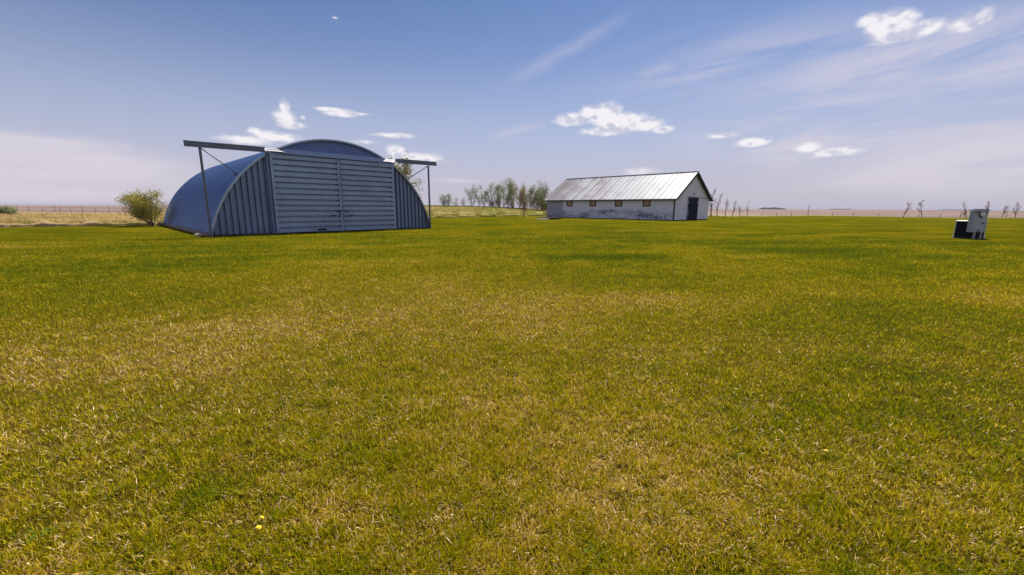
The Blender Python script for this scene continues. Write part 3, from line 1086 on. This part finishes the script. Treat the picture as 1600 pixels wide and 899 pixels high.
# end door
DX0, DX1 = 3.82, 6.98
m = MB()
for q in range(8):
    x0 = DX0 + q * (DX1 - DX0) / 8
    m.box(x0, x0 + (DX1 - DX0) / 8 - .012, -.05, .03, .06, 3.0)
ed = m.build('end_door', M_NAVY, barn)
for z in (.75, 1.15, 2.35):
    m = MB(); m.box(DX0 - .16, DX0 + .22, -.075, -.052, z, z + .09); m.build('hinge', M_WHITE, ed)
m = MB(); m.tube((DX1 - .25, -.09, 2.2), (DX1 - .25, -.09, 2.55), .03); m.build('handle', M_WHITE, ed)
m = MB()
m.box(DX0 - .14, DX0 - .02, -.045, .02, .06, 3.12); m.box(DX1 + .02, DX1 + .14, -.045, .02, .06, 3.12); m.box(DX0 - .02, DX1 + .02, -.045, .02, 3.01, 3.12)
m.build('door_frame', M_ODOOR, barn)
m = MB(); m.box(BW / 2 - .1, BW / 2 + .1, -.16, -.0, 3.42, 3.56); m.build('lamp', M_BLACK, barn, .02)
m = MB(); m.box(2.6, 2.85, -.06, 0, 1.5, 1.75); m.build('notice_plate', M_CAB, barn)
m = MB(); m.tube((DX1 + .4, -.06, 3.02), (BW - .6, -.06, 2.93), .03); m.build('door_rail', M_BLACK, barn)

step = thing('plank_platform', 'low dark plank platform in front of the grey barn door', 'platform', (*on_ground(866, 342.2), 0), ba + .35)
m = MB()
for q in range(12):
    m.box(-2.9 + q * .235, -2.9 + q * .235 + .22, -1.2, 1.3, .16 + .01 * (q % 3), .22 + .01 * (q % 3))
m.build('deck', M_PLANK, step)
m = MB()
for y in (-1.1, 0, 1.1): m.box(-2.85, -.15, y, y + .12, -.1, .158)
m.build('bearer', M_PLANK, step)
block = thing('concrete_slab', 'pale concrete slab at the left end of the plank platform', 'slab', (*on_ground(849, 343.3), 0), ba + .35)
m = MB(); m.box(-.8, .55, -.6, .7, -.02, .10); m.build('slab', M_CONC, block, .02)

# ------------------------------------------------------------------ electrical boxes on the right
tx, ty = on_ground(1489, 372.7)
tr = thing('transformer_box', 'black transformer box with pale lid edges behind the meter cabinet', 'transformer', (tx, ty, 0))
fu0, fu1, dp, th_ = .50, 1.66, .47, .94
m = MB(); m.box(fu0 + .02, fu1 - .02, .02, dp, .05, th_ - .05); m.build('body', M_TBOX, tr, .012)
m = MB(); m.prism([(fu0 - .03, th_ - .048), (fu1 + .03, th_ - .048), (fu1 + .03, th_ - .01), (fu1 - .1, th_ + .02), (fu0 + .1, th_ + .02), (fu0 - .03, th_ - .01)], -.02, dp + .04); m.build('lid', M_PALE, tr)
for (x, y) in ((fu0, dp), (fu1 - .02, .0)):
    m = MB(); m.box(x - .004, x + .028, y - .005, y + .03, .05, th_ - .05); m.build('corner_strip', M_PALE, tr)
for (x, y) in ((fu0 - .02, dp), (fu1 - .02, -.02)):
    m = MB(); m.tube((x, y, 0), (x, y, .10), .06, .04, 10); m.build('foot', M_PALE, tr)
m = MB(); m.box(fu0 - .05, fu1 + .05, -.04, dp + .08, -.03, .048); m.build('pad', M_FOUND, tr)

mx0, my0 = on_ground(1523.4, 373.6)
mc = thing('meter_cabinet', 'grey electricity meter cabinet on two legs with round glass dial', 'meter cabinet', (mx0, my0, 0))
m = MB(); m.box(-.33, .42, 0, .22, .35, 1.45); cb = m.build('cabinet', M_CAB, mc, .012)
m = MB(); m.box(-.36, .46, -.05, .26, 1.455, 1.50); m.build('rain_hood', M_CAB, mc, .008)
m = MB(); m.box(-.20, .44, .02, .24, 1.502, 1.56); m.build('top_box', M_CABD, mc, .008)
m = MB(); m.box(-.30, .39, -.012, -.001, 1.37, 1.43); m.build('door_strip', M_CABD, cb)
m = MB(); m.box(-.30, .39, -.010, -.001, .40, 1.10); m.build('cabinet_door', M_CAB, cb)
m = MB(); m.tube((.05, -.001, 1.30), (.05, -.05, 1.30), .155, .15, 24); rg = m.build('dial_ring', M_CABD, mc)
m = MB(); m.tube((.05, -.05, 1.30), (.05, -.11, 1.30), .11, .10, 24); m.build('dial', M_DIALW, mc)
m = MB(); m.box(.0, .10, -.118, -.111, 1.275, 1.325); m.build('readout', M_CABD, mc)
m = MB(); m.prism([(-.02, 1.145), (.12, 1.145), (.05, 1.06)], -.02, -.011); m.build('seal', M_BLACK, mc)
m = MB(); m.box(.20, .28, -.035, -.011, .78, .85); m.build('lock', M_BLACK, cb)
m = MB(); m.box(-.02, .12, -.035, -.011, .41, .47); m.build('vent', M_BLACK, cb)
for x in (0.0, .35):
    m = MB(); m.box(x - .035, x + .035, .06, .13, -.02, .348); m.build('leg', M_CAB, mc)


# ------------------------------------------------------------------ trees
BARK_D = simple('dark_bark', (0.055, 0.043, 0.040), .9, 0, .3, 8, .4)
BARK_P = simple('pale_bark', (0.13, 0.115, 0.10), .9, 0, .35, 8, .4)
BARK_R = simple('reddish_twigs', (0.12, 0.070, 0.055), .9, 0, .3, 8, .4)
LEAF_G = leaf_mat('young_green_leaves', (0.14, 0.18, 0.07), (0.37, 0.39, 0.19))
LEAF_O = leaf_mat('olive_spring_leaves', (0.140, 0.140, 0.035), (0.380, 0.340, 0.110))
LEAF_P = leaf_mat('pale_grey_leaves', (0.20, 0.205, 0.145), (0.40, 0.385, 0.28))
LEAF_R = leaf_mat('russet_buds', (0.15, 0.105, 0.075), (0.30, 0.22, 0.14))
LEAF_B = leaf_mat('bush_leaves', (0.190, 0.175, 0.030), (0.56, 0.50, 0.110))


def skeleton(rs, h, spread, stems, first, up, levels=3, lean=(0, 0), nb=(9, 5, 4), fan=.5):
    segs, tips = [], []

    def branch(p, d, length, r, lev):
        n = 5 if lev == 0 else 3
        q = Vector(p); dd = Vector(d)
        for k in range(n):
            dd = (dd + Vector((rs.gauss(0, .10), rs.gauss(0, .10), up * (.10 if lev else .05)))).normalized()
            q2 = q + dd * (length / n)
            ra, rb = r * (1 - k / n * .8), r * (1 - (k + 1) / n * .8)
            segs.append((q.copy(), q2.copy(), ra, rb, lev))
            t0 = (k + 1) / n
            if lev >= 1: tips.append((q2.copy(), lev))
            if lev < levels - 1 and (t0 > first or lev > 0):
                cnt = max(1, round(nb[lev] / n + rs.uniform(-.4, .4)))
                for _ in range(cnt):
                    a = rs.uniform(0, 2 * math.pi)
                    side = Vector((math.cos(a), math.sin(a), 0))
                    cd = (dd * (1.0 if lev else .75) * up + side * rs.uniform(.6, 1.1) * spread).normalized()
                    cl_ = length * (rs.uniform(.30, .50) * (1.15 - .65 * t0) if lev == 0 else rs.uniform(.4, .6))
                    pp = q.lerp(q2, rs.random())
                    branch(pp, cd, cl_, rb * .6, lev + 1)
            q = q2

    for s in range(stems):
        a = rs.uniform(0, 2 * math.pi)
        f = fan * rs.uniform(.3, 1) if stems > 1 else 0
        d = Vector((math.cos(a) * f + lean[0], math.sin(a) * f + lean[1], 1)).normalized()
        off = Vector((math.cos(a), math.sin(a), 0)) * (.12 if stems > 1 else 0)
        branch(off, d, h * rs.uniform(.86, 1.0) * (.92 if levels > 1 else 1), .018 * h + .02 if stems == 1 else .011 * h + .012, 0)
    return segs, tips


def leaves(rs, tips, count, size, jit, cut_z):
    r = np.random.default_rng(rs.randrange(10 ** 6))
    T = np.array([t[0][:] for t in tips if t[0].z > cut_z])
    if len(T) == 0: T = np.array([[0, 0, 1.0]])
    c = T[r.integers(0, len(T), count)] + r.normal(0, jit, (count, 3))
    c[:, 2] = np.maximum(c[:, 2], .08)
    a = r.normal(0, 1, (count, 3)); a /= np.linalg.norm(a, axis=1)[:, None]
    b = np.cross(a, r.normal(0, 1, (count, 3))); b /= np.linalg.norm(b, axis=1)[:, None]
    s = size * r.uniform(.6, 1.3, count)[:, None]
    V = np.stack([c - a * s, c + b * s * .45, c + a * s, c - b * s * .45], 1).reshape(-1, 3)
    tone = np.clip(r.normal(.45, .28, count), 0, 1)
    return V, np.repeat(tone, 4)


def tree(name, label, cat, loc, h, seed, bark, leaf, nleaf, lsize, spread=.7, stems=1, first=.15, up=1.0, jit=.12,
         group=None, levels=3, lean=(0, 0), nb=(9, 5, 4), thick=1.0, fan=.5, cutz=.15):
    rs = random.Random(seed)
    root = thing(name, label, cat, loc, rs.uniform(-.3, .3) if lean == (0, 0) else 0, group)
    segs, tips = skeleton(rs, h, spread, stems, first, up, levels, lean, nb, fan)
    m = MB()
    for (p, q, ra, rb, lev) in segs:
        m.tube(p, q, ra * thick, max(.004, rb * thick), 6 if lev == 0 else 4, False)
    m.build('trunk', bark, root)
    if nleaf:
        V, tone = leaves(rs, tips, nleaf, lsize, jit, h * cutz)
        n = nleaf
        fast_mesh('crown', V, np.arange(4 * n), np.full(n, 4), leaf, {'tone': tone}, root)
    return root


def at(px, py_top, Y):
    """Ground place at depth Y under a column of the photo, and the height that reaches py_top there."""
    d = ray(px, py_top); t = Y / d[1]
    x = d[0] * t
    gz = ground_z(x, Y)
    return (x, Y, gz), CAMH + d[2] * t - gz


# leaning bush at the back corner of the arch building
b = on_ground(238, 353.5)
tree('bush', 'spreading multi-stemmed bush in young leaf left of the arch building', 'bush', (b[0], b[1], 0), 2.75, 11, BARK_R, LEAF_B, 10500, .052,
     spread=.85, stems=11, first=.2, up=.6, jit=.15, levels=3, lean=(-.36, -.15), nb=(9, 6, 4), fan=.75, thick=.8, cutz=.16)
# tree behind the arch building
p, h = at(626, 252, 46)
tree('tree', 'broad tree in fresh leaf showing behind right shoulder of the arch building', 'tree', p, h, 5, BARK_D, LEAF_O, 7500, .10,
     spread=.75, stems=3, first=.1, up=.95, jit=.24, levels=3, nb=(10, 6, 4), fan=.36)
# small green clump at the far left
p, h = at(6, 322, 88)
p = (p[0] * 60 / 88, 60, 0)
tree('shrub', 'low rounded green shrub at the left edge of the rough grass', 'shrub', p, 1.35, 21, BARK_D, LEAF_G, 5000, .09, spread=1.4, stems=16, first=.0, up=.5, jit=.22, levels=2, fan=1.5, cutz=.1)

G1 = 'row of half-leafed trees left of the white barn'
ROW = [  # px, top y, depth, seed, leaf, bark, number of leaves, spread, stems, label
    (692, 306, 112, 31, LEAF_P, BARK_P, 1300, 1.0, 4, 'low greyish bush beginning the tree row, nearest the arch building'),
    (700, 304, 114, 32, LEAF_P, BARK_P, 1200, .9, 3, 'low pale bush just right of the first bush of the row'),
    (711, 309, 113, 33, LEAF_P, BARK_R, 350, .7, 3, 'nearly bare low sapling after the two pale bushes'),
    (724, 311, 115, 34, LEAF_P, BARK_R, 420, .8, 3, 'thin low sapling before the taller trees begin'),
    (737, 294, 110, 35, LEAF_P, BARK_P, 1700, .62, 2, 'medium grey green tree, leftmost of the taller trees in the row'),
    (748, 291, 112, 36, LEAF_G, BARK_P, 1900, .60, 2, 'medium tree with light green crown, second of the taller trees'),
    (757, 297, 111, 37, LEAF_P, BARK_P, 1300, .55, 1, 'thin medium tree left of the gap in the row'),
    (773, 283, 108, 38, LEAF_G, BARK_D, 2900, .66, 2, 'tall green poplar just right of the gap in the row'),
    (781, 285, 110, 39, LEAF_P, BARK_D, 2100, .55, 1, 'tall dark stemmed poplar between the two highest crowns'),
    (793, 279, 109, 40, LEAF_G, BARK_D, 3200, .60, 2, 'highest poplar in the middle of the tree row'),
    (802, 291, 107, 41, LEAF_O, BARK_D, 2100, .62, 2, 'olive crowned tree right of the highest poplar'),
    (811, 293, 105, 42, LEAF_O, BARK_R, 2000, .62, 2, 'yellowish tree behind the lone reddish tree on the lawn edge'),
    (822, 291, 106, 43, LEAF_G, BARK_P, 2200, .60, 2, 'green tree just right of the lone reddish tree'),
    (829, 294, 104, 44, LEAF_P, BARK_P, 1400, .55, 1, 'pale slender tree with sparse crown, fourth from the barn'),
    (837, 290, 104, 45, LEAF_G, BARK_D, 2300, .5, 2, 'dark slim poplar, third tree from the barn'),
    (846, 292, 103, 46, LEAF_G, BARK_D, 2100, .5, 1, 'slim green poplar, second tree from the barn'),
    (858, 283, 100, 47, LEAF_P, BARK_D, 2300, .58, 2, 'tree standing up behind the left end of the barn roof'),
    (787, 288, 111, 52, LEAF_P, BARK_P, 2200, .7, 2, 'pale broad crown filling between the two highest poplars'),
    (816, 289, 108, 53, LEAF_P, BARK_P, 2200, .7, 2, 'pale broad crowned tree directly behind the lone reddish tree'),
    (833, 293, 106, 54, LEAF_O, BARK_P, 1900, .7, 2, 'olive tree in the middle of the stretch next to the barn'),
    (841, 295, 105, 55, LEAF_P, BARK_D, 1800, .6, 2, 'pale tree between the two slim dark poplars near the barn'),
    (766, 296, 112, 56, LEAF_P, BARK_P, 900, .6, 1, 'sparse see-through tree standing in the gap of the row'),
    (850, 298, 101, 57, LEAF_G, BARK_D, 1800, .6, 2, 'short green tree closest to the left end of the barn'),
    (851, 314, 98, 48, LEAF_O, BARK_D, 2000, .95, 4, 'bushy olive shrub against the left end of the barn'),
    (780, 312, 106, 49, LEAF_P, BARK_R, 700, .9, 4, 'brown brushwood at the foot of the tall poplars'),
    (768, 313, 107, 50, LEAF_R, BARK_R, 600, .9, 4, 'russet brushwood at the right side of the gap in the row'),
    (800, 315, 104, 51, LEAF_R, BARK_R, 700, .9, 4, 'russet brushwood under the highest poplar'),
]
for (px, ty_, Y, sd, lf, bk, nl, sp, stm, lab) in ROW:
    p, h = at(px, ty_, Y)
    cat_ = 'bush' if ('bush' in lab or 'brushwood' in lab or 'shrub' in lab) else 'tree'
    nm_ = {'bush': 'bush', 'tree': 'poplar_tree'}[cat_]
    tree(nm_, lab, cat_, p, h, sd, bk, lf, int(nl * .65), .12, spread=sp * 1.35, stems=stm, first=.12, up=1.1, jit=.26, group=G1, levels=3, nb=(10, 5, 3), fan=.36, thick=1.0, cutz=.12)
# small lone tree at the lawn edge
p, h = at(819, 298, 67)
tree('small_tree', 'lone small tree with reddish trunk on the lawn edge left of the barn', 'tree', p, h, 77, BARK_R, LEAF_R, 2300, .06,
     spread=1.0, stems=1, first=.22, up=.95, jit=.2, nb=(14, 6, 4), thick=.75, cutz=.22)

G2 = 'bare saplings on the lawn edge right of the white barn'
SAP = [(1115, 297, 84, 61, .45, 500, 'tallest bare sapling, tight against the right side of the barn'),
       (1112.5, 312, 86, 60, .5, 200, 'short leafless sapling hidden partly by the barn corner'),
       (1123.5, 304, 85, 62, .5, 350, 'second tallest leafless sapling right of the barn, dark trunk'),
       (1136, 311, 86, 63, .6, 240, 'bare forked sapling third in line to the right of the barn'),
       (1147, 312.5, 87, 64, .45, 150, 'slim bare sapling fourth in line to the right of the barn'),
       (1158, 320, 87, 65, .6, 120, 'shortest bare sapling of the line right of the barn'),
       (1169.5, 317, 88, 66, .35, 90, 'leaning thin sapling at the right end of the line')]
for (px, ty_, Y, sd, sp, nl, lab) in SAP:
    p, h = at(px, ty_, Y)
    tree('sapling', lab, 'sapling', p, h, sd, BARK_R, LEAF_R, nl, .07, spread=sp, stems=1, first=.2, up=1.0, jit=.1, group=G2,
         levels=3, nb=(8, 5, 4), thick=.95, lean=(.14, 0) if sd == 66 else (0, 0))
G3 = 'small bare trees on the far right lawn edge'
SAR = [(1416, 314, 84, 71, .8, 260, 'spreading bare little tree, leftmost on the far right edge'),
       (1445, 314.5, 85, 72, .9, 260, 'wide branched bare little tree second on the far right edge'),
       (1515, 316, 84, 73, .5, 120, 'thin bare sapling seen left of the meter cabinet'),
       (1508, 336 - 8, 84, 78, .8, 200, 'tiny dark shrub left of the transformer box on the lawn edge'),
       (1547, 314, 84, 74, .45, 260, 'leaning dark sapling rising just right of the meter cabinet'),
       (1570, 319, 84, 75, .6, 260, 'bushy topped little tree near the right edge, left of the last one'),
       (1592, 317, 84, 76, .75, 320, 'rightmost little tree with spread dark crown')]
for (px, ty_, Y, sd, sp, nl, lab) in SAR:
    p, h = at(px, ty_, Y)
    tree('sapling', lab, 'sapling', p, h, sd, BARK_D, LEAF_R, nl, .08, spread=sp, stems=1, first=.25, up=1.0, jit=.1, group=G3,
         levels=3, nb=(8, 5, 4), thick=.85, lean=(.35, 0) if sd == 74 else (0, 0))

# ------------------------------------------------------------------ fences
def fence(name, label, pts, hts, wires, r=.07):
    x0, y0 = pts[0]
    root = thing(name, label, 'fence', (x0, y0, ground_z(x0, y0)))
    z0 = ground_z(x0, y0)
    tops = []
    for (x, y), h in zip(pts, hts):
        m = MB(); zz = ground_z(x, y) - z0
        m.tube((x - x0, y - y0, zz - .1), (x - x0 + .02, y - y0, zz + h), r, r * .85, 8)
        m.build('post', M_POST, root)
        tops.append((x - x0, y - y0, zz, h))
    m = MB()
    for (a, b) in zip(tops, tops[1:]):
        for k in wires:
            m.tube((a[0], a[1], a[2] + k), (b[0], b[1], b[2] + k), .012, .012, 4, False)
    m.build('wire', M_STEEL, root)
    return root


fp = []
for px in (-40, -14, 26, 45, 66, 85, 93, 110, 128, 149, 170, 192, 215):
    d = ray(px, 327.2); t = 96 / d[1]
    fp.append((d[0] * t, 96))
fence('wire_fence', 'far wire fence of thin posts between rough grass and brown field', fp, [1.15, 1.3, 1.35, 1.2, .9, 1.45, 1.2, 1.0, 1.5, 1.1, 1.5, 1.2, 1.3], (.9,), .045)
fp = []
for px in (1190, 1213, 1236, 1262, 1300, 1333, 1372, 1400, 1432, 1462, 1491, 1530, 1563, 1606):
    d = ray(px, 339); t = 91 / d[1]
    fp.append((d[0] * t, 91 if px < 1400 else 86))
fence('wire_fence', 'thin wire fence with short posts along the right hand lawn edge', fp, [.8, .7, .9, 2.4, .8, .7, .8, .8, .9, 1.25, 1.15, .9, 1.0, 1.0], (.35, .65), .05)

# ------------------------------------------------------------------ far shelterbelts
M_FAR = leaf_mat('far_trees', (0.10, 0.11, 0.13), (0.16, 0.17, 0.19), .2)  # leaf colour paled towards blue, distance haze put into it


def belt(px0, px1, Y, hmax, seed, label):
    r = np.random.default_rng(seed)
    n = int(2600)
    d0, d1 = ray(px0, 326), ray(px1, 326)
    xa, xb = d0[0] / d0[1] * Y, d1[0] / d1[1] * Y
    tt = r.uniform(0, 1, n)
    prof = (vnoise(tt * 22, tt * 0 + seed, 1, 9) * .6 + .5) * np.clip(np.minimum(tt, 1 - tt) * 9, .25, 1)
    x = xa + (xb - xa) * tt; y = Y + r.uniform(-12, 12, n); z = r.uniform(0, 1, n) ** .8 * hmax * prof
    c = np.stack([x, y, z], 1)
    a = r.normal(0, 1, (n, 3)); a /= np.linalg.norm(a, axis=1)[:, None]
    b = np.cross(a, r.normal(0, 1, (n, 3))); b /= np.linalg.norm(b, axis=1)[:, None]
    s = hmax * .13
    V = np.stack([c - a * s, c + b * s, c + a * s, c - b * s], 1).reshape(-1, 3)
    o = fast_mesh('shelterbelt', V, np.arange(4 * n), np.full(n, 4), M_FAR, {'tone': np.repeat(r.uniform(0, 1, n), 4)})
    tag(o, label, 'far trees', kind='stuff')


belt(1188, 1226, 1500, 7, 3, 'far bluish shelterbelt on the horizon right of the barn')
belt(1296, 1330, 2300, 5, 5, 'faint far line of trees on the horizon right of centre')
belt(1465, 1545, 1900, 4.5, 8, 'faint far line of trees on the horizon behind the meter cabinet')


# ------------------------------------------------------------------ dandelions and weeds in the lawn
def dandelion(px, py, label, seed, s=1.0):
    rs = random.Random(seed)
    x, y = on_ground(px, py)
    root = thing('dandelion', label, 'flower', (x, y, 0), rs.uniform(0, 6), 'dandelions in the lawn')
    m = MB(); m.tube((0, 0, 0), (.004, .003, .042), .0018, .0015, 6); m.build('stem', M_WEED, root)
    m = MB()
    for ring, (rad, zz, k) in enumerate(((.0115, .040, 22), (.009, .045, 18), (.006, .048, 12))):
        for i in range(k):
            a = 2 * math.pi * i / k + ring * .2
            ca, sa_ = math.cos(a), math.sin(a)
            w = .0030
            m.add([(.004 + ca * .002 - sa_ * w, .003 + sa_ * .002 + ca * w, .043), (.004 + ca * .002 + sa_ * w, .003 + sa_ * .002 - ca * w, .043),
                   (.004 + ca * rad * s + sa_ * w, .003 + sa_ * rad * s - ca * w, zz), (.004 + ca * rad * s - sa_ * w, .003 + sa_ * rad * s + ca * w, zz)], [(0, 1, 2, 3)])
    m.tube((.004, .003, .040), (.004, .003, .048), .009 * s, .007 * s, 12)
    m.build('flower_head', M_YEL, root)


def weed(px, py, label, seed, size, nlv=16):
    rs = random.Random(seed)
    x, y = on_ground(px, py)
    root = thing('weed', label, 'weed', (x, y, 0), 0, 'broad leaved weeds in the lawn')
    m = MB()
    for i in range(nlv):
        a = rs.uniform(0, 2 * math.pi); L = size * rs.uniform(.5, 1); w = L * rs.uniform(.14, .22)
        ox, oy = rs.gauss(0, size * 1.1), rs.gauss(0, size * .9)
        ca, sa_ = math.cos(a), math.sin(a)
        up = rs.uniform(.25, .7)
        pts = []
        for k, (t, ww) in enumerate(((0, .25), (.3, .9), (.65, 1), (1.0, .05))):
            zz = .012 + L * up * math.sin(t * 2.2) * .6
            cx_, cy_ = ox + ca * L * t, oy + sa_ * L * t
            pts.append((cx_ - sa_ * w * ww, cy_ + ca * w * ww, zz + .15 * w)); pts.append((cx_, cy_, zz - .1 * w)); pts.append((cx_ + sa_ * w * ww, cy_ - ca * w * ww, zz + .15 * w))
        m.add(pts, [(3 * k + j, 3 * k + j + 1, 3 * k + j + 4, 3 * k + j + 3) for k in range(3) for j in range(2)], True)
    ro_ = m.build('leaf_rosette', M_WEED, root); ro_['kind'] = 'stuff'


M_WEED = simple('weed_green', (0.085, 0.125, 0.012), .9, 0, .4, 60, .2, .05)
dandelion(404, 838, 'largest yellow dandelion head in the near grass at lower left', 1, 1.1)
dandelion(409, 821, 'small dandelion just behind the larger one at lower left', 2, .8)
dandelion(1291, 715, 'single yellow dandelion in the near grass on the right', 3, 1.0)
weed(938, 868, 'dark leafy weed clump in the near grass right of centre', 11, .034, 60)
weed(335, 775, 'dark weed clump in the near grass left of centre', 12, .035, 44)
weed(70, 838, 'green weed clump in the bottom left corner', 13, .035, 36)
weed(828, 790, 'small grey green weed in the near grass at centre', 14, .03, 30)
weed(1150, 715, 'pale green weed between centre and the right dandelion', 15, .03, 26)


# ------------------------------------------------------------------ air
m, t, out = material('air')
pv = t.new('ShaderNodeVolumePrincipled')
pv.inputs['Color'].default_value = (0.62, 0.60, 0.74, 1)
pv.inputs['Density'].default_value = 0.00013
t.l.new(pv.outputs[0], out.inputs['Volume'])
mb = MB(); mb.box(-9300, 9300, -9300, 9300, -1.5, 14)
hz = mb.build('haze', m)
tag(hz, kind='stuff')
